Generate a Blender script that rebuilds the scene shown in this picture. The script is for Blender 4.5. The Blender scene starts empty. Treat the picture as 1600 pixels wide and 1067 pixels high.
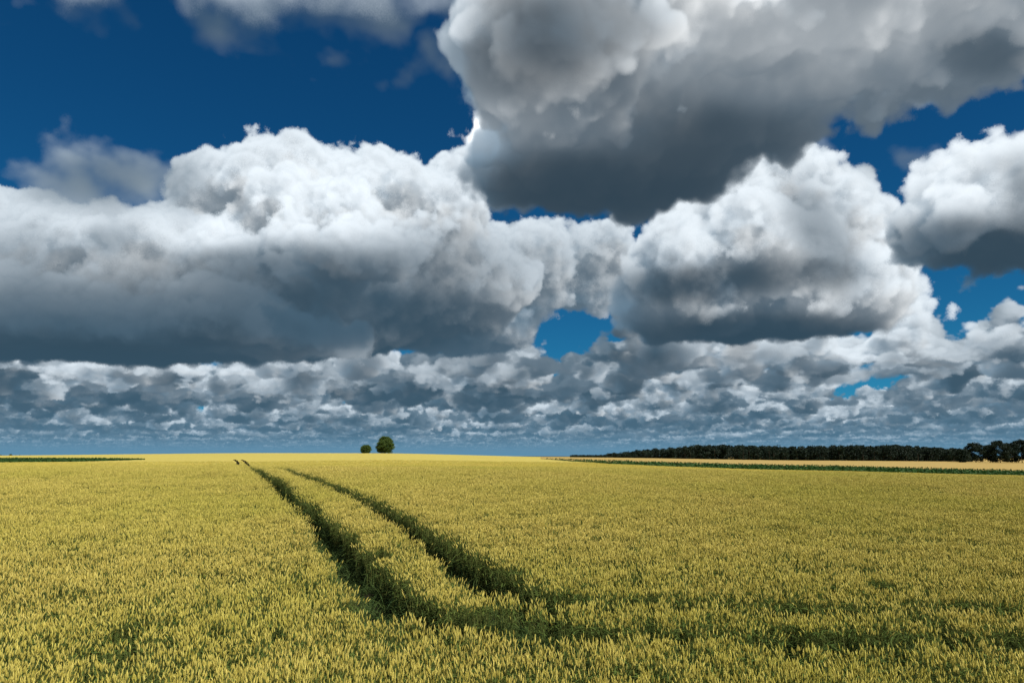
import bpy, bmesh, math, random, threading
import numpy as np
from mathutils import Vector

# ============================ camera, light, exposure ============================
S = bpy.context.scene
COL = S.collection
PITCH = math.radians(9.5); FPX = 1067.0                 # lens in pixels of a 1600 px wide frame (24 mm on 36 mm)
CP, SP = math.cos(PITCH), math.sin(PITCH)
SUN_AZ, SUN_EL = math.radians(128), math.radians(52)      # azimuth clockwise from the view direction (+Y), elevation
SUN = np.array([math.sin(SUN_AZ)*math.cos(SUN_EL), math.cos(SUN_AZ)*math.cos(SUN_EL), math.sin(SUN_EL)])
SUN_POWER = 5.0
EXPOSURE = .18                                          # the photograph is exposed for the crop
SKY_STRENGTH = 0.085
EYE = 3.0                                                # the photographer's eye above the datum

cam_data = bpy.data.cameras.new('camera'); cam = bpy.data.objects.new('camera', cam_data); COL.objects.link(cam)
cam_data.lens = 24; cam_data.sensor_width = 36; cam_data.clip_start = .1; cam_data.clip_end = 20000
cam.location = (0, 0, EYE); cam.rotation_euler = (math.radians(90)+PITCH, 0, 0)
S.camera = cam
sun_data = bpy.data.lights.new('sun', 'SUN'); sun = bpy.data.objects.new('sun', sun_data); COL.objects.link(sun)
sun_data.energy = SUN_POWER; sun_data.angle = math.radians(.53); sun_data.color = (1, .955, .87)
sun.rotation_euler = Vector([-float(v) for v in SUN]).to_track_quat('-Z', 'Y').to_euler()
S.view_settings.view_transform = 'Standard'; S.view_settings.look = 'None'
S.view_settings.exposure = EXPOSURE; S.view_settings.gamma = 1
S.render.engine = 'CYCLES'
S.cycles.max_bounces = 6; S.cycles.diffuse_bounces = 3; S.cycles.transmission_bounces = 3; S.cycles.glossy_bounces = 2
S.cycles.use_denoising = True


# ================================ tuning ================================
SKY_PXD = 15; SKY_PASSES = 2
SKY_TINT = (.0, .15, .40, 1)
CLOUD_STRENGTH = .88
TRACK_HALF = .35
EAR_COLS = ((.45, .36, .062), (.76, .625, .17), (.44, .43, .055), (.58, .44, .11))
STEM_COLS = ((.10, .13, .03), (.26, .26, .07), (.12, .15, .035), (.17, .17, .045))
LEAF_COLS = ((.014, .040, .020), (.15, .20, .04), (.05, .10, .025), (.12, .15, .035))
CANOPY = ((.30, .245, .048), (.55, .45, .125), (.40, .34, .065), (.48, .385, .085))
BARLEY = ((.34, .235, .07), (.40, .285, .10), (.29, .205, .06))
LIME_COLS = ((.04, .085, .018), (.11, .17, .035), (.09, .13, .03))


# ================================ clouds: air model ================================
def aim(x, y):
    u = (x-800.0)/FPX; v = (533.5-y)/FPX
    return u, CP-SP*v, SP+CP*v          # direction for a place in the sky

def tk(F, i): return np.take(F, i, mode='clip')

# ---- tileable noise volumes ------------------------------------------------
def worley3(n, cells, rng):
    p = rng.random((cells, cells, cells, 3)).astype(np.float32)
    s = n//cells
    g = (np.arange(n, dtype=np.float32)+.5)/s
    ci = np.floor(g).astype(int)
    best = np.full((n, n, n), 9., np.float32)
    for dx in (-1, 0, 1):
        for dy in (-1, 0, 1):
            for dz in (-1, 0, 1):
                ix = (ci+dx); iy = (ci+dy); iz = (ci+dz)
                q = p[np.ix_(ix % cells, iy % cells, iz % cells)]
                d = (q[..., 0]+(ix-g)[:, None, None])**2+(q[..., 1]+(iy-g)[None, :, None])**2+(q[..., 2]+(iz-g)[None, None, :])**2
                np.minimum(best, d, out=best)
    return np.sqrt(best)

def fbm3(n, rng, slope, kmin=2):
    f = np.fft.rfftn(rng.standard_normal((n, n, n)).astype(np.float32))
    k = np.fft.fftfreq(n)*n; kz = np.fft.rfftfreq(n)*n
    r = np.sqrt(k[:, None, None]**2+k[None, :, None]**2+kz[None, None, :]**2)
    a = np.where(r >= kmin, np.maximum(r, 1)**(-slope), 0)
    o = np.fft.irfftn(f*a, s=(n, n, n)).astype(np.float32)
    return o/o.std()

def fbm2(n, rng, slope, kmin=2):
    f = np.fft.rfft2(rng.standard_normal((n, n)))
    k = np.fft.fftfreq(n)*n; kz = np.fft.rfftfreq(n)*n
    r = np.sqrt(k[:, None]**2+kz[None, :]**2)
    o = np.fft.irfft2(f*np.where(r >= kmin, np.maximum(r, 1)**(-slope), 0), s=(n, n)).astype(np.float32)
    return o/o.std()

def make_noise(n=96):
    rng = np.random.default_rng(11)
    w = .6*(1-worley3(n, 6, rng))+.3*(1-worley3(n, 12, rng))+.15*(1-worley3(n, 24, rng))
    w = (w-w.mean())/w.std()
    p = fbm3(n, rng, 2.3, 2)
    return (w*.62+p*.68).astype(np.float32), p.astype(np.float32)

def tri_wrap(T, x, y, z):
    n = T.shape[0]; F = T.ravel()
    x = x*n; y = y*n; z = z*n
    i = np.floor(x); j = np.floor(y); k = np.floor(z)
    a = x-i; b = y-j; c = z-k
    i = i.astype(np.intp) % n; j = j.astype(np.intp) % n; k = k.astype(np.intp) % n
    i1 = (i+1) % n; j1 = (j+1) % n; k1 = (k+1) % n
    i *= n*n; i1 *= n*n; j *= n; j1 *= n
    ij = i+j; ij1 = i+j1; i1j = i1+j; i1j1 = i1+j1
    e = 1-c
    c0 = tk(F, ij+k)*e+tk(F, ij+k1)*c; c1 = tk(F, ij1+k)*e+tk(F, ij1+k1)*c
    c2 = tk(F, i1j+k)*e+tk(F, i1j+k1)*c; c3 = tk(F, i1j1+k)*e+tk(F, i1j1+k1)*c
    return (c0*(1-b)+c1*b)*(1-a)+(c2*(1-b)+c3*b)*a

def bi_wrap(T, x, y):
    n = T.shape[0]; F = T.ravel()
    x = x*n; y = y*n; i = np.floor(x); j = np.floor(y); a = x-i; b = y-j
    i = i.astype(np.intp) % n; j = j.astype(np.intp) % n; i1 = (i+1) % n; j1 = (j+1) % n
    return (tk(F, i*n+j)*(1-b)+tk(F, i*n+j1)*b)*(1-a)+(tk(F, i1*n+j)*(1-b)+tk(F, i1*n+j1)*b)*a

# ---- near clouds: puffs in space, rasterised to a field of distances (km) ----
U0, U1, NU = -1.35, 1.35, 540
V0, V1, NV = 0.03, 1.05, 205
W0, W1, NW = math.log(1.4), math.log(15.), 84
def build_field(clouds):
    rng = np.random.default_rng(8)
    us = np.linspace(U0, U1, NU, dtype=np.float32); vs = np.linspace(V0, V1, NV, dtype=np.float32)
    ws = np.linspace(W0, W1, NW, dtype=np.float32); Y = np.exp(ws)
    G = np.full((NW, NV, NU), -1., np.float32)
    for cl in clouds:
        puffs = []
        for (x, y, d, rx, ry, *rest) in cl['puffs']:
            u, yy, v = aim(x, y); k = d/yy
            c = np.array([u*k, d, v*k]); R = k*math.sqrt(1+u*u)/FPX
            r = np.array([rx*R, (rest[0] if rest else (rx+ry)/2)*R, ry*R])
            puffs.append((c, r))
            for _ in range(cl.get('kids', 5)):
                q = rng.normal(size=3); q /= np.linalg.norm(q); q[2] = abs(q[2])*.9-.15
                puffs.append((c+q*r*.85, r.mean()*rng.uniform(.25, .45)*np.array([1.1, 1.1, .9])))
        acc = np.zeros_like(G); K = cl.get('k', 9.)
        for c, r in puffs:
            m = .35
            y0, y1 = max(c[1]-r[1]-m, 1.4), c[1]+r[1]+m
            a, b = np.searchsorted(Y, y0), np.searchsorted(Y, y1)
            lo = np.searchsorted(us, min((c[0]-r[0]-m)/y0, (c[0]-r[0]-m)/y1)); hi = np.searchsorted(us, max((c[0]+r[0]+m)/y0, (c[0]+r[0]+m)/y1))
            l2 = np.searchsorted(vs, min((c[2]-r[2]-m)/y0, (c[2]-r[2]-m)/y1)); h2 = np.searchsorted(vs, max((c[2]+r[2]+m)/y0, (c[2]+r[2]+m)/y1))
            if a >= b or lo >= hi or l2 >= h2: continue
            yy = Y[a:b, None, None]
            q = np.sqrt(((us[None, None, lo:hi]*yy-c[0])/r[0])**2+((yy-c[1])/r[1])**2+((vs[None, l2:h2, None]*yy-c[2])/r[2])**2)
            acc[a:b, l2:h2, lo:hi] += np.exp(K*np.clip((1-q)*r.min(), -1, 1))
        f = np.log(acc+1e-9)/K
        zb = cl['base']; bs = cl.get('bslope', (0, 0))
        Z = vs[None, :, None]*Y[:, None, None]; X = us[None, None, :]*Y[:, None, None]
        f = np.minimum(f, (Z-(zb+bs[0]*X))*cl.get('bk', 1.))
        np.maximum(G, np.minimum(f+cl.get('bias', 0), cl.get('cap', 9.)), out=G)
    return G

def field(G, X, Y, Z):
    F = G.ravel()
    w = (np.log(Y)-W0)*((NW-1)/(W1-W0)); v = (Z/Y-V0)*((NV-1)/(V1-V0)); u = (X/Y-U0)*((NU-1)/(U1-U0))
    ok = (w > 0) & (w < NW-1.01) & (v > 0) & (v < NV-1.01) & (u > 0) & (u < NU-1.01)
    w = np.clip(w, 0, NW-1.01); v = np.clip(v, 0, NV-1.01); u = np.clip(u, 0, NU-1.01)
    i = w.astype(np.intp); j = v.astype(np.intp); k = u.astype(np.intp)
    a = w-i; b = v-j; c = u-k
    p = i*(NV*NU)+j*NU+k; q = p+NU; s = p+NV*NU; t = s+NU
    e = 1-c
    r = ((tk(F, p)*e+tk(F, p+1)*c)*(1-b)+(tk(F, q)*e+tk(F, q+1)*c)*b)*(1-a)+((tk(F, s)*e+tk(F, s+1)*c)*(1-b)+(tk(F, t)*e+tk(F, t+1)*c)*b)*a
    return np.where(ok, r, -1.)

def shade_map(blobs):  # painted cloud light and shade
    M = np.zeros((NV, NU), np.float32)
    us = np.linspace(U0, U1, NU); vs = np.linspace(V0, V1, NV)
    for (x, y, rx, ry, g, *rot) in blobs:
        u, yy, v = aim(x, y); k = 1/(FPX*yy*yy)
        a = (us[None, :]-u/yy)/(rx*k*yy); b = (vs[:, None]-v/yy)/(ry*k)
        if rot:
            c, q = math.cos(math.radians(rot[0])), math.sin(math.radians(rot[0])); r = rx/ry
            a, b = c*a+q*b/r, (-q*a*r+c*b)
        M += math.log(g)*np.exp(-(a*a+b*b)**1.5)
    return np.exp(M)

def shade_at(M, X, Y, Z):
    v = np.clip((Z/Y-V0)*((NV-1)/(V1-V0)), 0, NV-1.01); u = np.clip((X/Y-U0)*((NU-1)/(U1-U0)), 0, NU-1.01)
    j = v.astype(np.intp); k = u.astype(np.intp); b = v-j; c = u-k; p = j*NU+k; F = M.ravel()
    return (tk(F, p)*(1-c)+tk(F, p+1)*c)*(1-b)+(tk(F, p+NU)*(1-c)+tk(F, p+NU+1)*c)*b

class Sky:
    def __init__(s, clouds, P):
        s.P = P
        s.N, s.Pn = make_noise()
        rng = np.random.default_rng(P.get('seed', 3))
        a = fbm2(512, rng, 1.8, 5); b = fbm2(512, rng, 1.6, 20)
        s.C = (a*.8+b*.5); s.C = ((s.C-s.C.mean())/s.C.std()).astype(np.float32)
        s.G = build_field([c for c in clouds if not c.get('thin')])
        s.G2 = build_field([c for c in clouds if c.get('thin')])
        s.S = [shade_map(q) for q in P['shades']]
        pass
    def near_d(s, X, Y, Z, fine=True):
        P = s.P; g = field(s.G, X, Y, Z); d = np.zeros_like(g)
        m = np.flatnonzero(g > -.3)
        if len(m):
            x, y, z = X[m], Y[m], Z[m]
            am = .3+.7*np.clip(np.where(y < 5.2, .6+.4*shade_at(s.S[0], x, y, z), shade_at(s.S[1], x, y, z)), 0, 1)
            f = g[m]+am*P['a1']*np.clip(y/7., .5, 1)*tri_wrap(s.N, x/P['p1'], y/P['p1'], z/P['p1'])
            f = f+am*P['a2']*np.where(y < 5.2, 1.2, 1.)*tri_wrap(s.N, x/P['p2']+.3, y/P['p2']+.7, z/P['p2'])
            if fine: f = f+P['a3']*tri_wrap(s.Pn, x/P['p3'], y/P['p3']+.2, z/P['p3'])
            d[m] = np.clip((f+P['off'])/(np.clip(P['edge']*(.08+.1*y), .025, .14) if fine else P['ledge']*np.clip(y/7.5, .38, 1)), 0, 1)
        if fine:
            v = np.zeros_like(d); g = field(s.G2, X, Y, Z); m = np.flatnonzero(g > -.32)
            if len(m):
                x, y, z = X[m], Y[m], Z[m]
                v[m] = np.clip((g[m]-.05+.11*tri_wrap(s.Pn, x/3.4, y/3.4, z/2.6)+.035*tri_wrap(s.N, x/1.7, y/1.7, z/1.7))/.3, 0, 1)*P['vsigma']
            return d*P['sigma']+v
        return d*(P['sigma'] if fine else P['lsigma']*np.clip((Y-1.2)/3.2, .42, 1))
    def far_d(s, X, Y, Z, fine=True):
        P = s.P
        c = bi_wrap(s.C, X/P['fper']+.13, Y/P['fper']+.4)
        for (hu, hw, y0, y1, hs) in P['holes']:
            c = c-hs*np.exp(-((X/Y-hu)/hw)**2)*np.clip((Y-y0+1)/1., 0, 1)*np.clip((y1+2-Y)/2., 0, 1)
        h = np.maximum(c+P['fcov'], -1.0)*P['fh']
        f = np.minimum((Z-P['fbase'])*1.4, P['fbase']+h-Z)
        d = np.zeros_like(f); m = np.flatnonzero(f > -.5)
        if len(m):
            x, y, z = X[m], Y[m], Z[m]
            f = f[m]+P['fa1']*np.minimum(1., 24./y)**.5*tri_wrap(s.N, x/P['fp1'], y/P['fp1'], z*1.2/P['fp1'])
            if fine: f = f+P['fa2']*np.minimum(1., 16./y)*tri_wrap(s.N, x/P['fp2'], y/P['fp2']+.5, z*1.5/P['fp2'])
            d[m] = np.clip(f/(P['fedge'] if fine else P['fledge']), 0, 1)
        return d*(P['fsigma'] if fine else P['flsigma'])
    def light(s, X, Y, Z, dens, steps):
        tau = 0; t0 = 0.
        for i, L in enumerate(steps):
            t = t0+L*.5; t0 += L
            tau = tau+dens(X+SUN[0]*t, np.maximum(Y+SUN[1]*t, 1.), Z+SUN[2]*t, i < s.P['lfine'])*L
        up = 0; t0 = 0.
        for L in (.12, .4):
            up = up+dens(X, Y, Z+t0+L*.5, False)*L; t0 += L
        return tau, up
    def shade(s, tau, up, dn, cosg, P, sh):
        L = 0; a = 1.; b = 1.
        for i in range(5):
            g = .75*b
            ph = .6*(1-g*g)/(1+g*g-2*g*cosg)**1.5*.5+.4*1.0
            L = L+a*ph*np.exp(-tau*b)
            a *= P['ma']; b *= P['mb']
        powder = 1-.55*np.exp(-dn*P['pw'])
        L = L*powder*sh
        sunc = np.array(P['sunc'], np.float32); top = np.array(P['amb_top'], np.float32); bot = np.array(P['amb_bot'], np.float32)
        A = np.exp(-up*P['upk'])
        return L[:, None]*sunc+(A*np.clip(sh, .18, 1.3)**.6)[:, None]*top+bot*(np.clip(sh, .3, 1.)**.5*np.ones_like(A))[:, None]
    def march(s, D, jit):
        P = s.P; n = len(D)
        T = np.ones(n, np.float32); C = np.zeros((n, 3), np.float32)
        cosg = (D@SUN).astype(np.float32)
        hz = np.array(P['haze'], np.float32)
        def acc(idx, d, dt, X, Y, Z, dens, steps, far=False):
            m = np.flatnonzero(d > .02)
            if not len(m): return
            ii = idx[m]; x, y, z = X[m], Y[m], Z[m]; dd = d[m]
            tau, up = s.light(x, y, z, dens, steps)
            sh = np.clip(P['fshade']+P['fshk']*bi_wrap(s.C, x/60.+.6, y/45.+.2), .12, 1.) if far else np.where(y < 5.2, shade_at(s.S[0], x, y, z), shade_at(s.S[1], x, y, z))  # far clouds: noise dims the sun, painted in for shadow from higher cloud
            col = s.shade(tau, up, dd, cosg[ii], P, sh)
            dist = np.sqrt(x*x+y*y+z*z)
            A = np.exp(-dist/P['hzd'])[:, None]
            col = col*A+hz*(1-A)
            tr = np.exp(-dd*dt[m])
            C[ii] += (T[ii]*(1-tr))[:, None]*col
            T[ii] *= tr
        # near, in steps of log Y
        st = P['nstep']; K = int((W1-W0)/st)
        dy = D[:, 1]
        for k in range(K):
            idx = np.flatnonzero(T > .01)
            if not len(idx): break
            y = np.exp(W0+(k+jit[idx])*st).astype(np.float32)
            t = y/dy[idx]; X = D[idx, 0]*t; Z = D[idx, 2]*t
            d = s.near_d(X, y, Z)
            acc(idx, d, t*st, X, y, Z, s.near_d, P['lsteps'])
        zl, zh = P['fbase']-.25, P['fbase']+P['fzmax']
        el = D[:, 2]
        t0 = np.maximum(zl/np.maximum(el, 1e-3), P['fstart']); t1 = np.minimum(zh/np.maximum(el, 1e-3), P['fend'])
        N = P['fn']; ok = t1 > t0
        for k in range(N):
            idx = np.flatnonzero((T > .01) & ok)
            if not len(idx): break
            r = (t1[idx]/t0[idx])
            t = t0[idx]*r**((k+jit[idx])/N); dt = t*np.log(r)/N
            X = D[idx, 0]*t; Y = D[idx, 1]*t; Z = D[idx, 2]*t
            d = s.far_d(X, Y, Z)
            acc(idx, d, dt, X, Y, Z, s.far_d, P['flsteps'], True)
        # clear air in front of and beyond the last clouds
        a = np.exp(-(np.minimum(3.0/np.maximum(el, .012), 240.)/P['hzc'])**1.3)
        q = np.clip(el/.06, 0, 1)[:, None]; C += (T*(1-a))[:, None]*(np.array(P['hazec'], np.float32)*q+hz*(1-q))
        return C, 1-T*a
    def run(s, D, chunk=30000, threads=4, seed=1):
        n = len(D); D = D.astype(np.float32)
        jit = np.random.default_rng(seed).random(n).astype(np.float32)
        C = np.zeros((n, 3), np.float32); A = np.zeros(n, np.float32)
        jobs = list(range(0, n, chunk)); lock = threading.Lock()
        def work():
            while True:
                with lock:
                    if not jobs: return
                    a = jobs.pop()
                c, al = s.march(D[a:a+chunk], jit[a:a+chunk]); C[a:a+chunk] = c; A[a:a+chunk] = al
        th = [threading.Thread(target=work) for _ in range(threads)]
        [t.start() for t in th]; [t.join() for t in th]
        return C, A

P = dict(seed=3, lfine=0, ledge=.34, lsigma=20., fledge=.3, flsigma=18., a1=.08, p1=4.2, a2=.028, p2=1.3, a3=.019, p3=.8, off=-.04, edge=.10, sigma=26., vsigma=3.2, nstep=.0095,
 lsteps=(.03,.07,.15,.3,.6,.9), ma=.5, mb=.42, pw=.25, upk=.5,
 sunc=(.82,.80,.765), amb_top=(.078,.14,.20), amb_bot=(.026,.054,.084),
 haze=(.115,.265,.40), hzd=44., hazec=(.04,.32,.52), hzc=33., fshade=.40, fshk=.42,
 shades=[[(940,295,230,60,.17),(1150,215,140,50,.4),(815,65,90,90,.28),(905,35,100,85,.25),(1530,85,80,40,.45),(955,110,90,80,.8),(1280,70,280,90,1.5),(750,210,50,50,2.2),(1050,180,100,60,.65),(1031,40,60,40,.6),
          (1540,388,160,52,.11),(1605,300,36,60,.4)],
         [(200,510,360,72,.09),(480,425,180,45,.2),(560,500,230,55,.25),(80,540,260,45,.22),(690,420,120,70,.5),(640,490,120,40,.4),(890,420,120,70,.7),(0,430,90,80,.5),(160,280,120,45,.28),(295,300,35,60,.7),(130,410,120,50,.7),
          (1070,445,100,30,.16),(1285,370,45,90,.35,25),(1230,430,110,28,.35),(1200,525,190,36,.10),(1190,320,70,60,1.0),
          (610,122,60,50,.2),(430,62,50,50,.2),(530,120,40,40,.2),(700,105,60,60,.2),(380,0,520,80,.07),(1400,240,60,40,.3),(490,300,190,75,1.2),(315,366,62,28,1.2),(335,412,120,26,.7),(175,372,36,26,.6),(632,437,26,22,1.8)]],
 holes=[(.09,.05,8,17,1.3),(.5,.05,8,16,1.2),(.66,.03,8,12,.6)],
 fper=72., fcov=.75, fh=.27, fbase=1.2, fzmax=2.0, fa1=.18, fp1=5.0, fa2=.06, fp2=1.3, fedge=.12, fsigma=20., fstart=9., fend=300., fn=200, flsteps=(.06,.14,.3,.6,1.0))
clouds = [
 dict(name='left', base=1.13, k=9, kids=5, puffs=[
  (470,312,8.2,120,82),(385,300,8.2,80,66),(560,302,8.2,85,64),(650,325,8.2,85,70),(320,330,8.3,62,62),(710,318,8.2,45,60),
  (470,380,8.3,200,80),(620,390,8.3,130,70),(500,460,8.6,200,70),(680,440,8.6,120,60),(650,475,8.7,120,45),(750,440,8.8,90,55),(540,515,8.7,120,34),(330,470,8.4,180,70),(400,500,8.7,200,50),
  (200,425,7.8,110,65),(90,400,7.9,110,68),(10,390,7.9,90,75),(270,440,8.0,130,70),
  (60,480,7.9,170,70),(-150,450,7.8,170,120),(200,500,8.0,200,60),(325,370,7.5,50,22),(240,378,7.4,60,22)]),
 dict(name='left base', base=1.08, k=9, kids=2, puffs=[
  (500,410,6.9,110,30),(600,400,6.9,70,26),(250,520,7.4,220,40),(60,520,7.4,200,40),(420,530,7.6,160,30),(-100,500,7.4,200,60)]),
 dict(name='middle', base=1.2, k=9, kids=5, puffs=[
  (720,430,9,110,60),(800,400,9.5,90,50),(750,505,10,90,50),(880,405,9.5,80,36),(930,390,9.6,60,26),(650,500,9.5,110,45),(800,440,9.8,60,40),(900,452,9.9,80,20),(860,448,9.8,60,24),(960,440,9.9,50,22)]),
 dict(name='centre', base=1.02, k=9, kids=3, puffs=[
  (818,236,3.4,62,54),(893,208,3.3,100,70),(960,160,3.2,105,72),(1000,222,3.3,140,70),(1070,200,3.3,95,52),(900,272,3.5,130,46),(1130,130,3.1,100,48),
  (1300,48,3.0,150,50),(1450,0,2.9,140,56),(1560,-45,2.8,120,60),(1200,40,2.8,170,62),(1050,60,2.8,140,64),(1400,-40,2.6,200,70),(1700,-75,2.8,150,84)]),
 dict(name='dark', base=1.15, k=9, kids=3, puffs=[(890,45,2.5,76,62),(875,10,2.5,56,60),(930,5,2.5,90,70),(880,95,2.5,50,34),(925,90,2.5,40,38),(1020,-90,2.5,140,70),(835,80,2.6,24,30)]),
 dict(name='right', base=1.02, k=9, kids=6, puffs=[
  (1185,290,6.1,62,58),(1232,305,6.2,54,58),(1130,345,6.1,55,56),(1322,380,6.1,56,52),(1285,328,6.1,38,46),(1370,396,6.1,34,36),
  (1230,400,6.1,135,58),(1090,425,6.1,70,44),(1055,440,6.1,44,36),(1180,480,6.3,150,46),(1300,470,6.2,105,46),(1070,490,6.4,64,32)]),
 dict(name='far right', base=1.235, k=9, kids=5, puffs=[
  (1548,322,4.3,52,44),(1515,362,4.3,44,34),(1605,318,4.2,60,50),(1525,385,4.3,80,34),(1650,375,4.3,120,44),(1750,330,4.1,120,85)]),
 dict(name='top', thin=1, base=.9, k=12, kids=0, puffs=[(400,-20,5.0,170,32),(230,-22,5.0,110,28),(560,-26,5.1,170,30),(720,-20,5.1,100,34)]),
 dict(name='wisp', thin=1, base=.9, k=12, kids=0, puffs=[(180,272,8.,70,36),(120,285,8.,60,26),(225,298,8,56,32),(160,312,8,100,28),(215,250,8,40,20)]),
 dict(name='tuft', thin=1, base=.9, k=12, kids=0, puffs=[(614,122,6.5,46,30),(632,112,6.5,20,30),(432,64,6.5,30,38),(530,120,6.5,20,16),(705,105,6.5,44,26),(735,85,6.5,40,40),(665,64,6.5,26,14),(1410,238,7,40,18),(1280,238,7,20,16)]),
]


# ================================ the sky ================================
# A field of cumulus is marched ray by ray through the air (kilometres, sun as above, scaled by hand-placed gains of light and shade); the result is the radiance and cover of
# the clouds by direction. The world shader lays it over the clear Sky Texture.
AZ = math.radians(43); EL1 = math.radians(37.0); PXD = SKY_PXD
SW, SH = int(2*math.degrees(AZ)*PXD), int(37.0*PXD)
def sky_rays(rng):
    az = -AZ+(np.arange(SW)[None, :]+rng.random((SH, SW)))*(2*AZ/SW)
    el = (np.arange(SH)[:, None]+rng.random((SH, SW)))*(EL1/SH)
    return np.stack([np.sin(az)*np.cos(el), np.cos(az)*np.cos(el), np.sin(el)], -1).reshape(-1, 3)
sky_model = Sky(clouds, P)
rng_sky = np.random.default_rng(4)
cl_rgb = 0; cl_a = 0
for k in range(SKY_PASSES):
    c_, a_ = sky_model.run(sky_rays(rng_sky), seed=k)
    cl_rgb = cl_rgb+c_/SKY_PASSES; cl_a = cl_a+a_/SKY_PASSES
px = np.ones((SH*SW, 4), np.float32)
px[:, :3] = cl_rgb/np.maximum(cl_a, 1e-3)[:, None]; px[:, 3] = cl_a
del sky_model
sky_img = bpy.data.images.new('cumulus_field', SW, SH, alpha=True, float_buffer=True)
sky_img.colorspace_settings.name = 'Non-Color'; sky_img.alpha_mode = 'CHANNEL_PACKED'
sky_img.pixels.foreach_set(px.ravel()); sky_img.update(); sky_img.pack()

world = bpy.data.worlds.new('World'); S.world = world; world.use_nodes = True
nt = world.node_tree; nt.nodes.clear()
def wn(t, **k):
    n = nt.nodes.new(t)
    for a, b in k.items(): setattr(n, a, b)
    return n
def wm(op, a, b=None):
    n = wn('ShaderNodeMath', operation=op)
    for i, v in enumerate((a, b)):
        if v is None: continue
        if isinstance(v, (int, float)): n.inputs[i].default_value = v
        else: nt.links.new(v, n.inputs[i])
    return n.outputs[0]
tc = wn('ShaderNodeTexCoord'); sx = wn('ShaderNodeSeparateXYZ'); nt.links.new(tc.outputs['Generated'], sx.inputs[0])
az_ = wm('ARCTAN2', sx.outputs[0], sx.outputs[1]); el_ = wm('ARCSINE', sx.outputs[2])
cx = wn('ShaderNodeCombineXYZ')
nt.links.new(wm('ADD', wm('DIVIDE', az_, 2*AZ), .5), cx.inputs[0]); nt.links.new(wm('DIVIDE', el_, EL1), cx.inputs[1])
im = wn('ShaderNodeTexImage', image=sky_img, extension='MIRROR', interpolation='Linear'); nt.links.new(cx.outputs[0], im.inputs[0])
sky = wn('ShaderNodeTexSky', sky_type='NISHITA', sun_disc=False, sun_elevation=SUN_EL, sun_rotation=SUN_AZ, altitude=300, air_density=1.0, dust_density=.1, ozone_density=4.0)
hs = wn('ShaderNodeMix', data_type='RGBA', blend_type='MULTIPLY'); hs.inputs[0].default_value = 1
nt.links.new(sky.outputs[0], hs.inputs['A']); hs.inputs['B'].default_value = SKY_TINT
b1 = wn('ShaderNodeBackground'); b1.inputs[1].default_value = SKY_STRENGTH; nt.links.new(hs.outputs['Result'], b1.inputs[0])
b2 = wn('ShaderNodeBackground'); b2.inputs[1].default_value = CLOUD_STRENGTH; nt.links.new(im.outputs[0], b2.inputs[0])
mx = wn('ShaderNodeMixShader'); nt.links.new(im.outputs[1], mx.inputs[0]); nt.links.new(b1.outputs[0], mx.inputs[1]); nt.links.new(b2.outputs[0], mx.inputs[2])
out = wn('ShaderNodeOutputWorld'); nt.links.new(mx.outputs[0], out.inputs[0])
world.cycles.sampling_method = 'MANUAL'; world.cycles.sample_map_resolution = 512


# ================================ helpers ================================
def tag(o, label=None, cat=None, group=None, kind=None):
    for k, v in (('label', label), ('category', cat), ('group', group), ('kind', kind)):
        if v: o[k] = v
    return o

def mesh_obj(name, verts, faces, mats, parent=None, mi=None, attrs=None, smooth=False):
    me = bpy.data.meshes.new(name); me.from_pydata([tuple(v) for v in verts], [], [tuple(f) for f in faces])
    for m in (mats if isinstance(mats, (list, tuple)) else [mats]): me.materials.append(m)
    if mi is not None: me.polygons.foreach_set('material_index', np.asarray(mi, np.int32))
    if smooth: me.polygons.foreach_set('use_smooth', np.ones(len(me.polygons), bool))
    for k, v in (attrs or {}).items():
        a = me.attributes.new(k, 'FLOAT', 'POINT'); a.data.foreach_set('value', np.asarray(v, np.float32))
    o = bpy.data.objects.new(name, me)
    if parent: o.parent = parent
    return o

def link(o): COL.objects.link(o); return o

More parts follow.
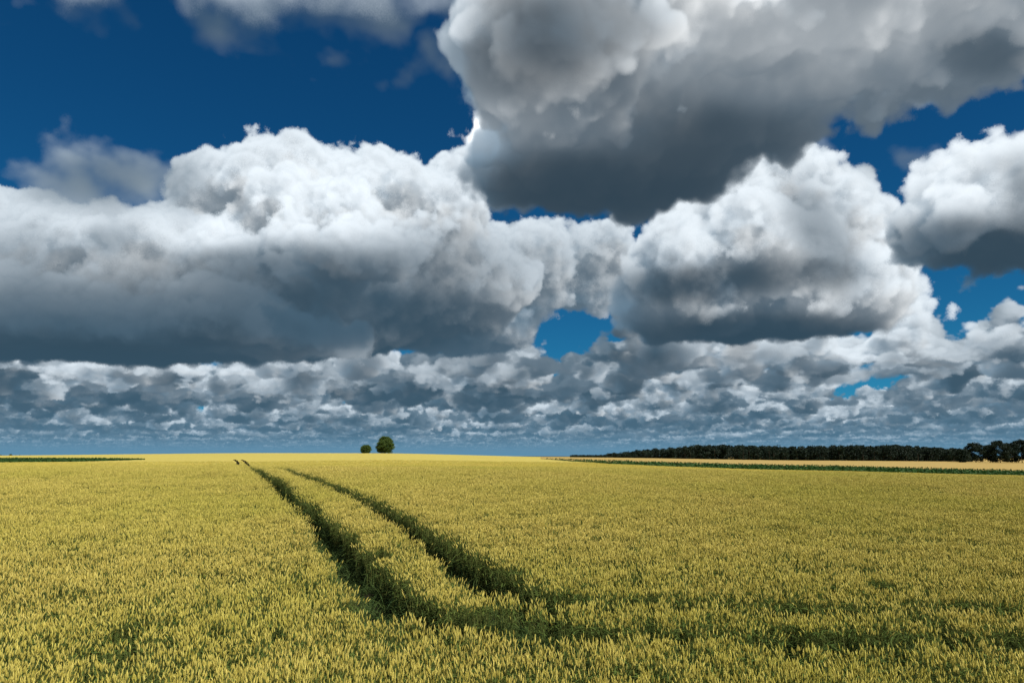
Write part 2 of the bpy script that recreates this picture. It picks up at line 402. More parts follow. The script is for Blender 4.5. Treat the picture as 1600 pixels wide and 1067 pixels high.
class Mat:
    def __init__(s, name):
        s.m = bpy.data.materials.new(name); s.m.use_nodes = True; s.nt = s.m.node_tree; s.nt.nodes.clear()
    def n(s, t, ins=None, **k):
        n = s.nt.nodes.new(t)
        for a, b in k.items(): setattr(n, a, b)
        for a, b in (ins or {}).items():
            if hasattr(b, 'is_output'): s.nt.links.new(b, n.inputs[a])
            else: n.inputs[a].default_value = b
        return n
    def mix(s, f, a, b, bt='MIX'):
        n = s.n('ShaderNodeMix', data_type='RGBA', blend_type=bt)
        for i, v in (('Factor', f), ('A', a), ('B', b)):
            i = {'Factor': 0, 'A': 6, 'B': 7}[i]
            if hasattr(v, 'is_output'): s.nt.links.new(v, n.inputs[i])
            else: n.inputs[i].default_value = v if i == 0 else (*v, 1) if len(v) == 3 else v
        return n.outputs[2]
    def math(s, op, a, b=0., clamp=False):
        n = s.n('ShaderNodeMath', {0: a, 1: b}, operation=op, use_clamp=clamp); return n.outputs[0]
    def noise(s, scale, detail=4, vec=None, rough=.55):
        n = s.n('ShaderNodeTexNoise', {'Scale': scale, 'Detail': detail, 'Roughness': rough})
        if vec is not None: s.nt.links.new(vec, n.inputs['Vector'])
        return n.outputs[0]
    def ramp(s, v, a, b):
        n = s.n('ShaderNodeMapRange', {0: v, 1: a, 2: b}); return n.outputs[0]
    def leafy(s, col, trans=.3, rough=.6, spec=.25, tcol=None):
        p = s.n('ShaderNodeBsdfPrincipled', {'Base Color': col, 'Roughness': rough, 'Specular IOR Level': spec})
        t = s.n('ShaderNodeBsdfTranslucent', {'Color': tcol if tcol is not None else col})
        m = s.n('ShaderNodeMixShader', {0: trans, 1: p.outputs[0], 2: t.outputs[0]})
        s.n('ShaderNodeOutputMaterial', {0: m.outputs[0]}); return s.m
    def plain(s, col, rough=.9, spec=.1, bump=None, bs=.4, bd=.05):
        p = s.n('ShaderNodeBsdfPrincipled', {'Base Color': col, 'Roughness': rough, 'Specular IOR Level': spec})
        if bump is not None:
            b = s.n('ShaderNodeBump', {'Strength': bs, 'Distance': bd, 'Height': bump}); s.nt.links.new(b.outputs[0], p.inputs['Normal'])
        s.n('ShaderNodeOutputMaterial', {0: p.outputs[0]}); return s.m
    def pos(s): return s.n('ShaderNodeNewGeometry').outputs['Position']
    def attr(s, name): return s.n('ShaderNodeAttribute', attribute_name=name).outputs['Fac']

# ================================ terrain ================================
# height of the top of the crop relative to the eye: near field by distance, far field by rise or fall seen from the tripod
NEAR_Y = np.array([-40., 0, 3, 5.5, 9.7, 14.5, 18, 24, 30])
NEAR_Z = np.array([-2.6, -2.2, -2.0, -1.83, -1.53, -1.2, -.97, -.72, -.50])
FAR_U = np.array([-.75, -.375, -.19, .094, .42, .75])
FAR_Y = np.array([30., 45, 80, 130, 180, 310, 430, 560, 900, 2000, 9000])
FAR_P = np.array([
 [731, 730, 730, 732, 738.5, 746],
 [728, 727, 728, 730, 736.7, 744.2],
 [729.5, 730, 728, 727, 735.2, 742.9],
 [725, 725.5, 722.5, 724, 733, 741.3],
 [721, 719.5, 717.5, 721, 730, 738],
 [714.5, 711.3, 711.5, 717, 724.5, 730.5],
 [711.3, 707.6, 707.8, 714.6, 721.5, 726.5],
 [712.5, 709, 708.8, 714.2, 719.5, 722.5],
 [714.5, 712, 712, 713.6, 717.5, 719.5],
 [714, 713, 713, 713.5, 715, 716],
 [712.6, 712.5, 712.5, 712.6, 712.7, 712.8]])
def _smooth_interp(x, xp, fp):
    # monotone-ish cubic (Catmull-Rom on a non-uniform grid)
    d = np.gradient(fp, xp, axis=0); i = np.clip(np.searchsorted(xp, x)-1, 0, len(xp)-2)
    h = xp[i+1]-xp[i]; t = np.clip((x-xp[i])/h, 0, 1)
    if fp.ndim > 1: h = h[:, None]; t = t[:, None]
    return (2*t**3-3*t**2+1)*fp[i]+(t**3-2*t**2+t)*h*d[i]+(-2*t**3+3*t**2)*fp[i+1]+(t**3-t**2)*h*d[i+1]
def canopy(X, Y):
    X = np.atleast_1d(np.asarray(X, float)); Y = np.atleast_1d(np.asarray(Y, float))
    zn = _smooth_interp(np.clip(Y, -40, 30), NEAR_Y, NEAR_Z)-.022*np.clip(X-2, 0, 40)
    Yc = np.clip(Y, 30, 9000)
    rows = _smooth_interp(np.log(Yc), np.log(FAR_Y), FAR_P)
    u = np.clip(X/np.maximum(Yc, 30), -.95, .95)
    i = np.clip(np.searchsorted(FAR_U, u)-1, 0, len(FAR_U)-2)
    t = np.clip((u-FAR_U[i])/(FAR_U[i+1]-FAR_U[i]), -.3, 1.3); tt = np.clip(t, 0, 1); t = np.where((t < 0) | (t > 1), t, .5*t+.5*tt*tt*(3-2*tt))
    r = np.arange(len(u)); p = rows[r, i]*(1-t)+rows[r, i+1]*t
    zf = -(p-712)/1067*Yc
    w = np.clip((Y-18)/14, 0, 1); w = w*w*(3-2*w)
    return EYE+zn*(1-w)+zf*w
CROP = .71
def ground_z(X, Y): return canopy(X, Y)-CROP
def hit(x, y):
    # where the sight line through a place in the photograph meets the crop
    u, c, v = (x-800)/FPX, CP-SP*(533.5-y)/FPX, SP+CP*(533.5-y)/FPX
    u /= c; v /= c
    Y = np.concatenate([np.linspace(2, 60, 4000), np.linspace(60, 900, 8000)])
    f = EYE+v*Y-canopy(u*Y, Y)
    i = int(np.argmax(f < 0))
    return (u*Y[i], Y[i]) if i else (u*900, 900.)

def vnoise(X, Y, s, seed):
    r = np.random.default_rng(seed).random((64, 64)); x = X/s; y = Y/s
    i = np.floor(x).astype(int); j = np.floor(y).astype(int); a = x-i; b = y-j; a = a*a*(3-2*a); b = b*b*(3-2*b)
    g = lambda p, q: r[p % 64, q % 64]
    return (g(i, j)*(1-a)+g(i+1, j)*a)*(1-b)+(g(i, j+1)*(1-a)+g(i+1, j+1)*a)*b

def sheet(name, mat, ys, us, lift, wmin=6., zfun=None, keep=None, bump=0.):
    # a sheet following the ground on a grid that widens with distance
    Yg, Ug = np.meshgrid(ys, us, indexing='ij'); X = Ug*np.maximum(Yg, wmin)
    Z = (zfun or ground_z)(X.ravel(), Yg.ravel()).reshape(X.shape)+lift
    if bump: Z = Z+bump*(np.random.default_rng(2).random(X.shape)-.5)*2*np.clip(Yg/60, .3, 1)
    V = np.stack([X, Yg, Z], -1).reshape(-1, 3); n, m = X.shape
    k = (np.arange(n-1)[:, None]*m+np.arange(m-1)[None, :]).ravel()
    F = np.stack([k, k+1, k+m+1, k+m], -1)
    if keep is not None:
        c = V[F].mean(1); F = F[keep(c[:, 0], c[:, 1])]
    o = mesh_obj(name, V, F.tolist(), mat, smooth=True); return link(o)

m = Mat('soil'); p_ = m.pos()
soil = m.plain(m.mix(m.noise(3, 6, p_), (.022, .017, .011), (.055, .042, .028)), bump=m.noise(18, 6, p_), bs=.6)
ys = np.concatenate([np.linspace(-40, 0, 9), np.geomspace(1, 9000, 170)])
us = np.concatenate([np.linspace(-8, -1.2, 12), np.linspace(-1.1, 1.1, 120), np.linspace(1.2, 8, 12)])
tag(sheet('ground', soil, ys, us, 0, 12.), kind='structure')

# ---- wheel tracks through the wheat: polylines on the ground ----
def track(pix): return np.array([hit(*p) for p in pix])
TRACKS = [track([(640, 948), (612, 925), (580, 895), (543, 850), (488, 800), (446, 762), (421, 745), (404, 733), (398, 730), (372, 721), (366, 717.5)]),
          track([(815, 920), (783, 900), (718, 864), (640, 815), (560, 773), (505, 751), (470, 738.5), (452, 733.5), (385, 721), (377, 717.5)]),
          track([(2300, 1000), (1600, 990), (1200, 984), (950, 978), (780, 968), (700, 960), (640, 948)]),
          track([(2300, 955), (1600, 942), (1150, 938), (950, 932), (815, 920)]),
          track([(1640, 852), (1500, 842), (1360, 829), (1300, 827)]), track([(1450, 886), (1340, 881), (1240, 882)]), track([(60, 852), (160, 856), (210, 853)]), track([(430, 880), (470, 905), (500, 903)]),
          track([(-40, 772), (30, 759), (90, 741), (180, 729)])]      # the last two: where the wheels swung round along the headland
print('tracks', [t.round(1).tolist() for t in TRACKS])
def dist_to(X, Y, L):
    d = np.full(len(X), 1e9); s = np.zeros(len(X)); acc = 0
    for a, b in zip(L[:-1], L[1:]):
        ab = b-a; l = math.hypot(*ab)
        t = np.clip(((X-a[0])*ab[0]+(Y-a[1])*ab[1])/(l*l+1e-9), 0, 1)
        q = np.hypot(X-a[0]-t*ab[0], Y-a[1]-t*ab[1])
        s = np.where(q < d, acc+t*l, s); d = np.minimum(d, q); acc += l
    return d, s
def smooth_line(L, n=3):
    for _ in range(n):
        q = [L[0]]
        for a, b in zip(L[:-1], L[1:]): q += [a*.75+b*.25, a*.25+b*.75]
        L = np.array(q+[L[-1]])
    return L
TRACKS = [smooth_line(t) for t in TRACKS]

# ---- where the wheat stands (its far edges) ----
EDGE_R = np.array([hit(2200, 753), hit(1600, 742.5), hit(1400, 738), hit(1200, 733.4), hit(1050, 728.6), hit(950, 724.2), hit(890, 720), hit(845, 716.5)])
def far_right(X, Y):
    # True beyond the right-hand edge of the wheat
    u = X/np.maximum(Y, 1); ue = EDGE_R[:, 0]/EDGE_R[:, 1]; o = np.argsort(ue)
    return (u > ue.min()) & (Y > np.interp(u, ue[o], EDGE_R[o, 1]))
EDGE_L = np.array([[-.95, 168], [-.75, 171], [-.62, 178], [-.53, 200], [-.535, 235], [-.62, 300], [-.75, 318], [-.95, 318]])   # (X/Y, Y) corners of the left field
def in_left(X, Y):
    u = X/np.maximum(Y, 1)
    y0 = np.interp(u, [-.95, -.75, -.62, -.53], [166, 170, 186, 215], left=166, right=1e9)
    y1 = np.interp(u, [-.95, -.75, -.62, -.53], [300, 296, 270, 230], left=300, right=-1)
    return (Y > y0) & (Y < y1)


# ================================ wheat ================================
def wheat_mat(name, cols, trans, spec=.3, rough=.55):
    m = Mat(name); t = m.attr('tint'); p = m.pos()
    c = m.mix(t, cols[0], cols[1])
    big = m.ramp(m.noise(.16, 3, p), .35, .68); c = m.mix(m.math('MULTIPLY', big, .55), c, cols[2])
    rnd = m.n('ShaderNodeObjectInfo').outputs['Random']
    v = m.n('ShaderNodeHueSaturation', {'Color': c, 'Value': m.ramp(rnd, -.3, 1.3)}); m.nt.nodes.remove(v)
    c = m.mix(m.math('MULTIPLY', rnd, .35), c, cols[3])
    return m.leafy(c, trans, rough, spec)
EAR = wheat_mat('wheat_ear', EAR_COLS, .12, .2, .6)
STEM = wheat_mat('wheat_stem', STEM_COLS, .15)
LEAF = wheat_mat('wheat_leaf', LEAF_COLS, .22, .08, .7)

def tuft(n, rad, rng, ear_scale=1., low=True):
    V = []; F = []; MI = []; T = []
    def strip(P, W, side, mi, tint):
        b = len(V)
        for q, w in zip(P, W):
            V.append(q-side*w); V.append(q+side*w); T.extend([tint, tint])
        for i in range(len(P)-1):
            F.append((b+2*i, b+2*i+1, b+2*i+3, b+2*i+2)); MI.append(mi)
    for k in range(n):
        r = rad*math.sqrt(rng.random()); a = rng.random()*6.283
        base = np.array([r*math.cos(a), r*math.sin(a), 0.])
        h = rng.normal(.75, .035); la = rng.random()*6.283; lean = abs(rng.normal(.05, .06))+.01
        ld = np.array([math.cos(la), math.sin(la), 0])*lean+np.array([-.035, -.01, 0])
        pts = [base+ld*(t*t)+np.array([0, 0, h*t]) for t in (0, .5, .85, 1.)]
        tint = rng.random()
        sa = rng.random()*6.283; side = np.array([math.cos(sa), math.sin(sa), 0])
        strip(pts if low else pts[1:], [.0018]*4, side, 1, tint); strip(pts[2:], [.0018]*2, np.array([-side[1], side[0], 0]), 1, tint)
        # the ear: a notched, slightly flattened spike that leans or nods
        ax = (pts[3]-pts[2]); ax /= np.linalg.norm(ax); nod = abs(rng.normal(0, .22)) if rng.random() > .12 else rng.uniform(.5, 1.1)
        L = rng.normal(.051, .008)*ear_scale; w = rng.uniform(.0058, .0080)*ear_scale
        nd = ld/np.linalg.norm(ld); q = pts[3].copy(); b = len(V); rings = 8
        e1 = np.array([math.cos(sa), math.sin(sa), 0])
        for i in range(rings):
            t = i/(rings-1); d = ax+nd*nod*t; d /= np.linalg.norm(d)
            e2 = np.cross(d, e1); e2 /= np.linalg.norm(e2); f1 = np.cross(e2, d)
            prof = (.55+.45*min(1, t*4))*(1-.6*max(0, t-.55)/.45)
            z = 1.22 if i % 2 else .82
            for j, (ca, sb) in enumerate(((1, 0), (0, 1), (-1, 0), (0, -1))):
                zz = z if j % 2 == 0 else 2.04-z
                V.append(q+f1*ca*w*prof*zz+e2*sb*w*.8*prof*zz); T.append(tint)
            if i < rings-1: q = q+d*L/(rings-1)
        tip = len(V); V.append(q+d*.008); T.append(tint)
        for i in range(rings-1):
            for j in range(4):
                F.append((b+4*i+j, b+4*i+(j+1) % 4, b+4*i+4+(j+1) % 4, b+4*i+4+j)); MI.append(0)
        for j in range(4): F.append((b+4*(rings-1)+j, b+4*(rings-1)+(j+1) % 4, tip)); MI.append(0)
        # leaves
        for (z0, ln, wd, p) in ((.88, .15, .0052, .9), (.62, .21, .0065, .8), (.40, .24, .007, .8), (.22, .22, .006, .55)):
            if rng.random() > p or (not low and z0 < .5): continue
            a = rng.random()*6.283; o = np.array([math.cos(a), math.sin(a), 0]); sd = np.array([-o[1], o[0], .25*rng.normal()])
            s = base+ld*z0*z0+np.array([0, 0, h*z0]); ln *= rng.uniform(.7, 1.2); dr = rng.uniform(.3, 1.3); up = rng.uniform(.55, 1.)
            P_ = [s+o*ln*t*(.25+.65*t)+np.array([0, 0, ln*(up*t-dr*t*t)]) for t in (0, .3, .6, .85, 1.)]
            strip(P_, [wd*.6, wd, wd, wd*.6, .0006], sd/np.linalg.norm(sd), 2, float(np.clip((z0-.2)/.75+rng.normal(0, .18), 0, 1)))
    return mesh_obj('wheat_tuft', V, F, [EAR, STEM, LEAF], mi=MI, attrs={'tint': T})

rngw = np.random.default_rng(21)
near_col = bpy.data.collections.new('wheat_tufts_near'); far_col = bpy.data.collections.new('wheat_tufts_far')
for k in range(14): near_col.objects.link(tuft(19, .115, rngw))
for k in range(8): far_col.objects.link(tuft(44, .36, rngw, 1.1, False))

def scatter_nodes(col):
    g = bpy.data.node_groups.new('standing_crop', 'GeometryNodeTree')
    g.interface.new_socket('Geometry', in_out='INPUT', socket_type='NodeSocketGeometry'); g.interface.new_socket('Geometry', in_out='OUTPUT', socket_type='NodeSocketGeometry')
    n = g.nodes; i = n.new('NodeGroupInput'); o = n.new('NodeGroupOutput'); ip = n.new('GeometryNodeInstanceOnPoints'); ci = n.new('GeometryNodeCollectionInfo')
    ci.inputs['Collection'].default_value = col; ci.inputs['Separate Children'].default_value = True; ci.inputs['Reset Children'].default_value = True
    ip.inputs['Pick Instance'].default_value = True
    def at(name, t):
        a = n.new('GeometryNodeInputNamedAttribute'); a.data_type = t; a.inputs['Name'].default_value = name; return a.outputs[0]
    L = g.links.new
    L(i.outputs[0], ip.inputs['Points']); L(ci.outputs[0], ip.inputs['Instance']); L(at('pick', 'INT'), ip.inputs['Instance Index'])
    L(at('turn', 'FLOAT_VECTOR'), ip.inputs['Rotation']); L(at('size', 'FLOAT_VECTOR'), ip.inputs['Scale']); L(ip.outputs[0], o.inputs[0])
    return g
def scatter(name, col, X, Y, Z, rng, nvar, hs, ws=1., tilt=.085):
    n = len(X); me = bpy.data.meshes.new(name); me.vertices.add(n)
    me.vertices.foreach_set('co', np.stack([X, Y, Z], -1).astype(np.float32).ravel())
    me.attributes.new('pick', 'INT', 'POINT').data.foreach_set('value', rng.integers(0, nvar, n).astype(np.int32))
    rot = np.stack([rng.normal(0, tilt, n), rng.normal(0, tilt, n), rng.random(n)*6.283], -1)
    me.attributes.new('turn', 'FLOAT_VECTOR', 'POINT').data.foreach_set('vector', rot.astype(np.float32).ravel())
    sc = np.stack([np.full(n, ws), np.full(n, ws), hs], -1)
    me.attributes.new('size', 'FLOAT_VECTOR', 'POINT').data.foreach_set('vector', sc.astype(np.float32).ravel())
    o = link(bpy.data.objects.new(name, me)); md = o.modifiers.new('standing_crop', 'NODES'); md.node_group = scatter_nodes(col)
    return o
def jitter_grid(y0, y1, step, umax, rng):
    ys = np.arange(y0, y1, step); X = []; Y = []
    for y in ys:
        w = umax*max(y, 5)+2.5; x = np.arange(-w, w, step); X.append(x+rng.uniform(-.5, .5, len(x))*step); Y.append(y+rng.uniform(-.5, .5, len(x))*step)
    return np.concatenate(X), np.concatenate(Y)

def track_mask(X, Y, half, jit, rng):
    ok = np.ones(len(X), bool)
    for i, T_ in enumerate(TRACKS):
        d, s = dist_to(X, Y, T_)
        hw = half*np.interp(s, [0, 1.2, 4], [1.2, 1.35, 1.]) if i < 2 else half*(np.interp(s, [0, 9, 13], [.85, .95, 1.]) if i == 2 else np.interp(s, [0, 9, 13], [.3, .65, 1.]))*(.55+.9*vnoise(X, Y, 1.4, 9))
        if i >= 4: hw = np.where(rng.random(len(X)) < .6, .17, 0)
        ok &= d > hw+rng.normal(0, jit, len(X))
    return ok
# near: one tuft of nine stalks every 15 cm or so
X, Y = jitter_grid(1.6, 52, .13, 1.22, rngw)
keep = track_mask(X, Y, TRACK_HALF, .05, rngw)
gaps = vnoise(X, Y, 1.1, 7)*.6+vnoise(X, Y, .37, 8)*.4
keep &= (gaps > .2) | (rngw.random(len(X)) < .35)
keep &= rngw.random(len(X)) < np.interp(Y, [6, 16], [.72, 1.])
X, Y = X[keep], Y[keep]
hs = 1+(vnoise(X, Y, 2.6, 3)-.5)*.12+(vnoise(X, Y, .5, 4)-.5)*.12+rngw.normal(0, .02, len(X))
print('near tufts', len(X))
scatter_near = scatter('wheat', near_col, X, Y, ground_z(X, Y)-.01, rngw, 14, hs*.86, .86)
tag(scatter_near, 'ripening golden green wheat standing in the near part of the field around the wheel tracks', 'wheat', kind='stuff')
# blades that have grown back in the wheel tracks
def blades(rng):
    V = []; F = []; T = []
    for k in range(16):
        a = rng.random()*6.283; o = np.array([math.cos(a), math.sin(a), 0]); sd = np.array([-o[1], o[0], .3*rng.normal()]); sd /= np.linalg.norm(sd)
        s = np.array([rng.normal(0, .05), rng.normal(0, .05), 0]); ln = rng.uniform(.16, .36); up = rng.uniform(.6, 1.1); dr = rng.uniform(.2, .8); wd = rng.uniform(.003, .006); b = len(V)
        for t, w_ in ((0, wd*.7), (.35, wd), (.7, wd), (1, .0006)):
            q = s+o*ln*t*(.15+.6*t)+np.array([0, 0, ln*(up*t-dr*t*t)]); V += [q-sd*w_, q+sd*w_]; T += [rng.random()*.45]*2
        for i in range(3): F.append((b+2*i, b+2*i+1, b+2*i+3, b+2*i+2))
    return mesh_obj('blade_tuft', V, F, [LEAF], attrs={'tint': np.repeat(np.array(T)[::2], 2)})
blade_col = bpy.data.collections.new('blade_tufts')
for k in range(6): blade_col.objects.link(blades(rngw))
X, Y = jitter_grid(2.5, 34, .12, .95, rngw)
dd = np.min([dist_to(X, Y, t)[0] for t in TRACKS[:4]], axis=0); k = (dd < .5) & (rngw.random(len(X)) < .8); X, Y = X[k], Y[k]
print('blades', len(X))
tag(scatter('track_grass', blade_col, X, Y, ground_z(X, Y), rngw, 6, rngw.uniform(.6, 1.3, len(X)), 1., .1), 'low dark green blades growing along the wheel tracks in the wheat', 'grass', kind='stuff')
# farther: wider patches, thinning out over the crop surface
X, Y = jitter_grid(52, 175, .62, 1.2, rngw)
keep = track_mask(X, Y, .5, .1, rngw) & ~far_right(X, Y) & ~in_left(X, Y) & (rngw.random(len(X)) < np.interp(Y, [52, 80, 175], [1, .8, .3]))
X, Y = X[keep], Y[keep]; print('far tufts', len(X))
hs = 1+(vnoise(X, Y, 6, 3)-.5)*.1+rngw.normal(0, .03, len(X))
tag(scatter('wheat', far_col, X, Y, ground_z(X, Y), rngw, 8, hs*.86, .9), 'golden wheat farther off up the rise, merging into the smooth crop', 'wheat', kind='stuff')

# the closed top of the crop where single ears can no longer be told apart
m = Mat('wheat_canopy'); p_ = m.pos()
fine = m.ramp(m.noise(9, 5, p_, .7), .3, .7); mid = m.ramp(m.noise(.9, 5, p_, .6), .35, .7); wide = m.ramp(m.noise(.03, 4, p_, .6), .35, .65)
c_ = m.mix(fine, CANOPY[0], CANOPY[1]); c_ = m.mix(m.math('MULTIPLY', mid, .4), c_, CANOPY[2]); c_ = m.mix(m.math('MULTIPLY', wide, .6), c_, CANOPY[3])
canopy_mat = m.plain(c_, rough=.8, bump=m.noise(7, 5, p_, .7), bs=.8, bd=.12)
def canopy_keep(X, Y):
    return track_mask(X, Y, .35, .0, rngw) & ~far_right(X, Y) & ~in_left(X, Y)
ys = np.concatenate([np.arange(49, 130, 1.0), np.geomspace(130, 640, 150)])
o = sheet('wheat_field', canopy_mat, ys, np.linspace(-1.25, 1.25, 1060), -.1, zfun=canopy, keep=canopy_keep, bump=.05)
tag(o, 'smooth pale golden far slope of the wheat field up to the crest', 'wheat', kind='stuff')


# ================================ fields beyond the wheat ================================
LINE2 = np.array([hit(2200, 748), hit(1600, 735.5), hit(1400, 731), hit(1200, 726.8), hit(1050, 723.8), hit(950, 721.4), hit(890, 718.6), hit(845, 716)])
def beyond(L, X, Y):
    u = X/np.maximum(Y, 1); ue = L[:, 0]/L[:, 1]; o = np.argsort(ue)
    return (u > ue.min()) & (Y > np.interp(u, ue[o], L[o, 1]))
print('edge', EDGE_R.round(0).tolist(), LINE2.round(0).tolist())
m = Mat('barley'); p_ = m.pos()
st = m.n('ShaderNodeMapping', {'Vector': p_, 'Scale': (.02, .25, 1)}); 
c_ = m.mix(m.ramp(m.noise(1., 4, st.outputs[0]), .35, .65), BARLEY[0], BARLEY[1]); c_ = m.mix(m.math('MULTIPLY', m.ramp(m.noise(2.2, 4, p_, .7), .3, .7), .4), c_, BARLEY[2])
barley = m.plain(c_, rough=.85, bump=m.noise(5, 4, p_), bs=.5, bd=.1)
o = sheet('barley_field', barley, np.geomspace(90, 2600, 260), np.linspace(-.2, 1.3, 420), -.12, zfun=canopy, keep=lambda X, Y: beyond(LINE2, X, Y), bump=.03)
tag(o, 'flat strip of ripe orange barley in front of the dark woodland', 'barley', kind='stuff')

def leaf_cloud(name, C, size, rng, mat, parent=None, tint=None, flat=0.):
    # leaf sprays: bent little quads scattered at the points C
    n = len(C); a = rng.normal(size=(n, 3)); a[:, 2] *= 1-flat; a /= np.linalg.norm(a, axis=1, keepdims=True)
    b = rng.normal(size=(n, 3)); b -= (b*a).sum(1, keepdims=True)*a; b /= np.linalg.norm(b, axis=1, keepdims=True)
    sz = (size*rng.uniform(.6, 1.35, n))[:, None]; c = np.cross(a, b)
    V = np.stack([C-a*sz, C-b*sz*.55+c*sz*.15, C+a*sz, C+b*sz*.55+c*sz*.15], 1).reshape(-1, 3)
    F = np.arange(n*4).reshape(n, 4)
    t = np.repeat(tint if tint is not None else rng.random(n), 4)
    return mesh_obj(name, V, F.tolist(), mat, parent, attrs={'tint': t})

def leaf_mat(name, a, b, c, trans=.25):
    m = Mat(name); t = m.attr('tint'); col = m.mix(t, a, b)
    col = m.mix(m.math('MULTIPLY', m.ramp(m.noise(.35, 3, m.pos()), .4, .65), .6), col, c)
    return m.leafy(col, trans, .6, .2)
GREEN = leaf_mat('row_crop_leaf', (.018, .055, .010), (.045, .11, .02), (.03, .08, .014))
m = Mat('row_crop_floor'); green_floor = m.plain(m.mix(m.noise(1.2, 5, m.pos(), .7), (.008, .025, .006), (.03, .075, .016)), bump=m.noise(3, 4, m.pos()), bs=1, bd=.3)
def crop_block(name, label, ys, us, keep, n, box, lift, h, seed, size):
    o = sheet(name, green_floor, ys, us, lift, zfun=canopy, keep=keep); rng = np.random.default_rng(seed)
    Y = np.exp(rng.uniform(math.log(box[2]), math.log(box[3]), n)); X = rng.uniform(box[0], box[1], n)*Y
    k = keep(X, Y); X, Y = X[k], Y[k]
    C = np.stack([X, Y, canopy(X, Y)+lift+rng.random(len(X))**1.5*h], -1)
    lf = leaf_cloud('leaves', C, size, rng, GREEN, o); link(lf)
    return tag(o, label, 'green crop', kind='stuff')
crop_block('green_crop', 'dark green strip of leafy row crop between the wheat and the orange barley', np.geomspace(80, 420, 160), np.linspace(0, 1.3, 300),
           lambda X, Y: far_right(X, Y) & ~beyond(LINE2, X, Y), 60000, (.05, 1.05, 90, 400), -.2, .75, 3, .24)
crop_block('green_crop', 'dark green wedge of leafy crop lying in the dip on the far side of the wheat', np.geomspace(150, 330, 60), np.linspace(-1.1, -.4, 160),
           in_left, 40000, (-1.0, -.5, 160, 310), -.25, .45, 4, .25)

# ================================ trees ================================
m = Mat('bark'); p_ = m.pos(); st = m.n('ShaderNodeMapping', {'Vector': p_, 'Scale': (6, 6, 1.2)})
BARK = m.plain(m.mix(m.noise(1, 5, st.outputs[0]), (.03, .022, .015), (.09, .07, .05)), bump=m.noise(2, 5, st.outputs[0]), bs=.8, bd=.05)
def limb(V, F, P, R, sides=7):
    b0 = len(V); P = [np.asarray(p, float) for p in P]
    for i, (p, r) in enumerate(zip(P, R)):
        d = P[min(i+1, len(P)-1)]-P[max(i-1, 0)]; d /= np.linalg.norm(d)
        e = np.cross(d, [.3, .9, .1]); e /= np.linalg.norm(e); f = np.cross(d, e)
        for j in range(sides):
            a = 6.2832*j/sides; V.append(p+(e*math.cos(a)+f*math.sin(a))*r)
    for i in range(len(P)-1):
        for j in range(sides):
            F.append((b0+i*sides+j, b0+i*sides+(j+1) % sides, b0+(i+1)*sides+(j+1) % sides, b0+(i+1)*sides+j))
def crown_points(rng, w, h, z0, n, shape, nclump, csize, hollow=.35):
    # clumps of leaves: most near the crown's surface, some inside
    C = []; T = []
    for _ in range(nclump):
        t = rng.random()**.85; a = rng.random()*6.2832; r = shape(t)*w*.5*rng.uniform(hollow, 1.)**.6
        r = max(0, r-csize*.45)
        c = np.array([math.cos(a)*r, math.sin(a)*r, z0+t*(h-csize*.4)])
        s = csize*rng.uniform(.6, 1.25); k = n//nclump
        q = rng.normal(size=(k, 3)); q /= np.linalg.norm(q, axis=1, keepdims=True); q *= (rng.random((k, 1))**.45)*s*np.array([1.1, 1.1, .75])
        C.append(c+q); T.append(np.clip(rng.random()*.6+rng.random(k)*.4, 0, 1))
    return np.concatenate(C), np.concatenate(T)
def tree(name, label, x, y, w, h, z0, mat, seed, shape, n=7000, nclump=70, csize=.9, leaf=.2, trunk_r=.35, group=None, cat='tree', limbs=7, z=None, sub=.0):
    rng = np.random.default_rng(seed)
    root = bpy.data.objects.new(name, None); root.empty_display_size = .5; link(root)
    root.location = (x, y, (ground_z(x, y)[0] if z is None else z)-sub)
    tag(root, label, cat, group)
    V = []; F = []
    top = z0+h*.72; lean = rng.normal(0, .25, 2)
    limb(V, F, [(0, 0, -.3), (0, 0, .25), (lean[0]*.2, lean[1]*.2, z0*.7+.3), (lean[0]*.6, lean[1]*.6, z0+h*.35), (lean[0], lean[1], top)], [trunk_r*1.7, trunk_r*1.15, trunk_r*.9, trunk_r*.6, trunk_r*.15], 9)
    for i in range(limbs):
        a = i*2.4+rng.normal(0, .3); zs = z0*.75+h*(.05+.5*i/limbs); t = min(1, zs/max(top, .1)); zz = zs+h*rng.uniform(.12, .28)
        wd = shape(min(1, max(0, (zz-z0)/h)))*w*.42
        s = np.array([lean[0]*t, lean[1]*t, zs]); e = np.array([math.cos(a)*wd, math.sin(a)*wd, zz]); mid = (s+e)/2+np.array([0, 0, -.03*h])
        limb(V, F, [s, mid, e], [trunk_r*.42, trunk_r*.26, trunk_r*.07], 6)
    link(mesh_obj('trunk', V, F, BARK, root, smooth=True))
    C, T = crown_points(rng, w, h, z0, n, shape, nclump, csize)
    link(leaf_cloud('crown', C, leaf, rng, mat, root, T))
    return root
LIME = leaf_mat('lime_leaf', LIME_COLS[0], LIME_COLS[1], LIME_COLS[2], .3)
DARK = leaf_mat('shaded_wood_leaf', (.006, .015, .010), (.016, .032, .016), (.010, .022, .011), .1)  # cloud shadow over the wood is put into this very dark leaf colour
def dome(t): return max(.2, 1-max(0, (t-.30)/.72)**2.2)**.55*(.74+.26*min(1, t/.3))
def ball(t): return max(.12, 1-abs((t-.46)/.57)**2.2)**.5
def ray_at(x, Y): u = (x-800)/FPX/ (CP-SP*(533.5-710)/FPX); return u*Y
px430 = 432/FPX
tx = ray_at(601.5, 432); sx_ = ray_at(571.5, 428)
tree('tall_tree', 'taller of the two lone trees on the crest, a full rounded dome of dark green', tx, 432, 11.6, 9.7, 1.2, LIME, 5, dome, n=42000, nclump=340, csize=1.15, leaf=.2, trunk_r=.55)
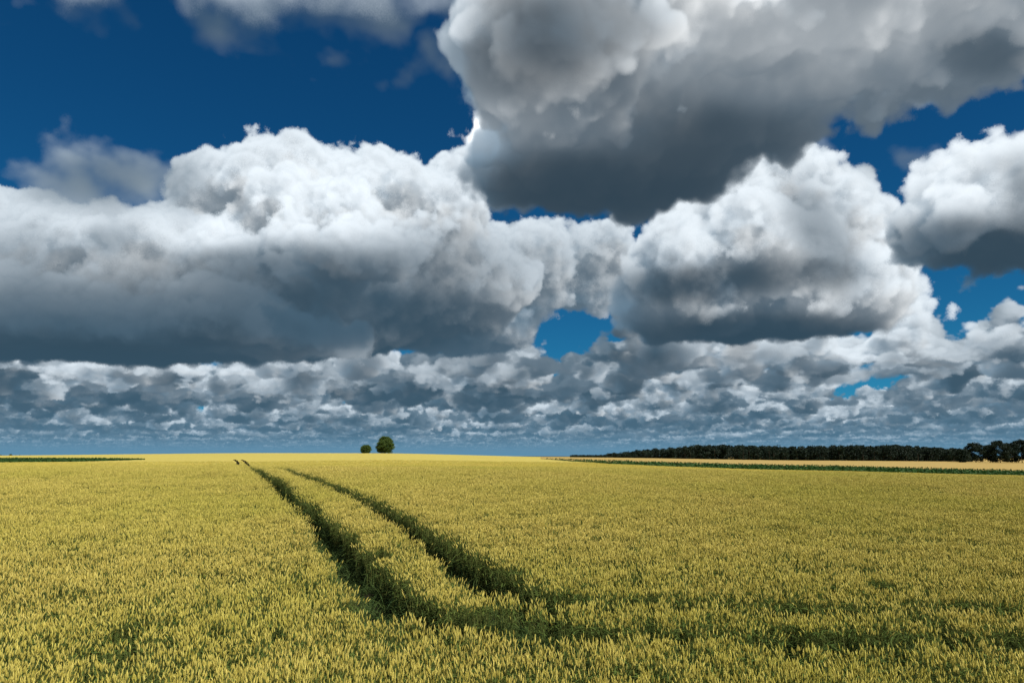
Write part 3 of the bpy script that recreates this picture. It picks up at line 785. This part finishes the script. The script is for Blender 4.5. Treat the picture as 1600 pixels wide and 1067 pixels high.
tree('small_tree', 'smaller bushy tree standing by itself left of the tall domed tree on the crest', sx_, 428, 7.0, 5.0, .7, LIME, 9, ball, n=17000, nclump=150, csize=.85, leaf=.18, trunk_r=.3, limbs=5)

# ---- the row of separate trees at the right-hand end of the wood, sky showing between their stems ----
ROW = [(1503, 701, 9.5), (1524, 692, 14), (1546, 696, 11), (1562, 689, 15), (1580, 692, 14), (1596, 688, 15), (1616, 687, 15), (1638, 690, 14), (1660, 688, 15)]
NAMES = ['lowest dark tree where the row begins, against the end of the wood', 'round topped dark tree second from the wood in the row on the right', 'lower dark tree in a dip of the row, third from the wood',
         'tall dark tree with sky showing under its crown, fourth from the wood', 'dark tree with gaps of sky in its crown, fifth from the wood', 'tallest dark tree at the very edge of the picture in the row']
for i, (x, yt, w) in enumerate(ROW):
    Y = 560+(i % 3)*7; X = ray_at(x, Y); zg = float(ground_z(X, Y)[0]); zt = EYE-(yt-712)/1067*Y; H = zt-zg
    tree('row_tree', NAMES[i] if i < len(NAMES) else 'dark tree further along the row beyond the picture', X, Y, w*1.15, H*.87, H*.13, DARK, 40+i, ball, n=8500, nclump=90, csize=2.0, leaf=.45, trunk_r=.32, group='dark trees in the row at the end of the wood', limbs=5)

# ---- the wood behind the barley: one closed mass of crowns and stems ----
def wood(name, label, prof, Y0, depth, seed, nt, leaf, csz):
    rng = np.random.default_rng(seed); C = []; T = []; V = []; F = []
    xs = np.array([p[0] for p in prof], float); tops = np.array([p[1] for p in prof], float)
    for _ in range(nt):
        x = rng.uniform(xs[0], xs[-1]); Y = Y0+rng.uniform(0, 1)**1.3*depth; X = ray_at(x, Y)
        zt = EYE-(np.interp(x, xs, tops)+rng.uniform(0, 3.4)**1.2-712)/1067*Y; zg = float(ground_z(X, Y)[0])
        h = max(zt-zg, 2.5); w = rng.uniform(.45, .75)*min(h, 16)+1.5
        k = int(150+w*h*3.2)
        c, t = crown_points(rng, w, h*.95, h*.03, k, ball, max(6, k//26), csz*rng.uniform(.8, 1.2), .5)
        C.append(c+np.array([X, Y, zg])); T.append(np.clip(t*.5+rng.random()*.5, 0, 1))
        limb(V, F, [(X, Y, zg-.3), (X+rng.normal(0, .2), Y, zg+h*.3), (X+rng.normal(0, .4), Y, zg+h*.7)], [.3, .22, .08], 5)
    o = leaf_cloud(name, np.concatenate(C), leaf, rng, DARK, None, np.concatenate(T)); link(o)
    st = mesh_obj('stems', V, F, BARK, o, smooth=True); link(st)
    return tag(o, label, 'woodland', kind='stuff')
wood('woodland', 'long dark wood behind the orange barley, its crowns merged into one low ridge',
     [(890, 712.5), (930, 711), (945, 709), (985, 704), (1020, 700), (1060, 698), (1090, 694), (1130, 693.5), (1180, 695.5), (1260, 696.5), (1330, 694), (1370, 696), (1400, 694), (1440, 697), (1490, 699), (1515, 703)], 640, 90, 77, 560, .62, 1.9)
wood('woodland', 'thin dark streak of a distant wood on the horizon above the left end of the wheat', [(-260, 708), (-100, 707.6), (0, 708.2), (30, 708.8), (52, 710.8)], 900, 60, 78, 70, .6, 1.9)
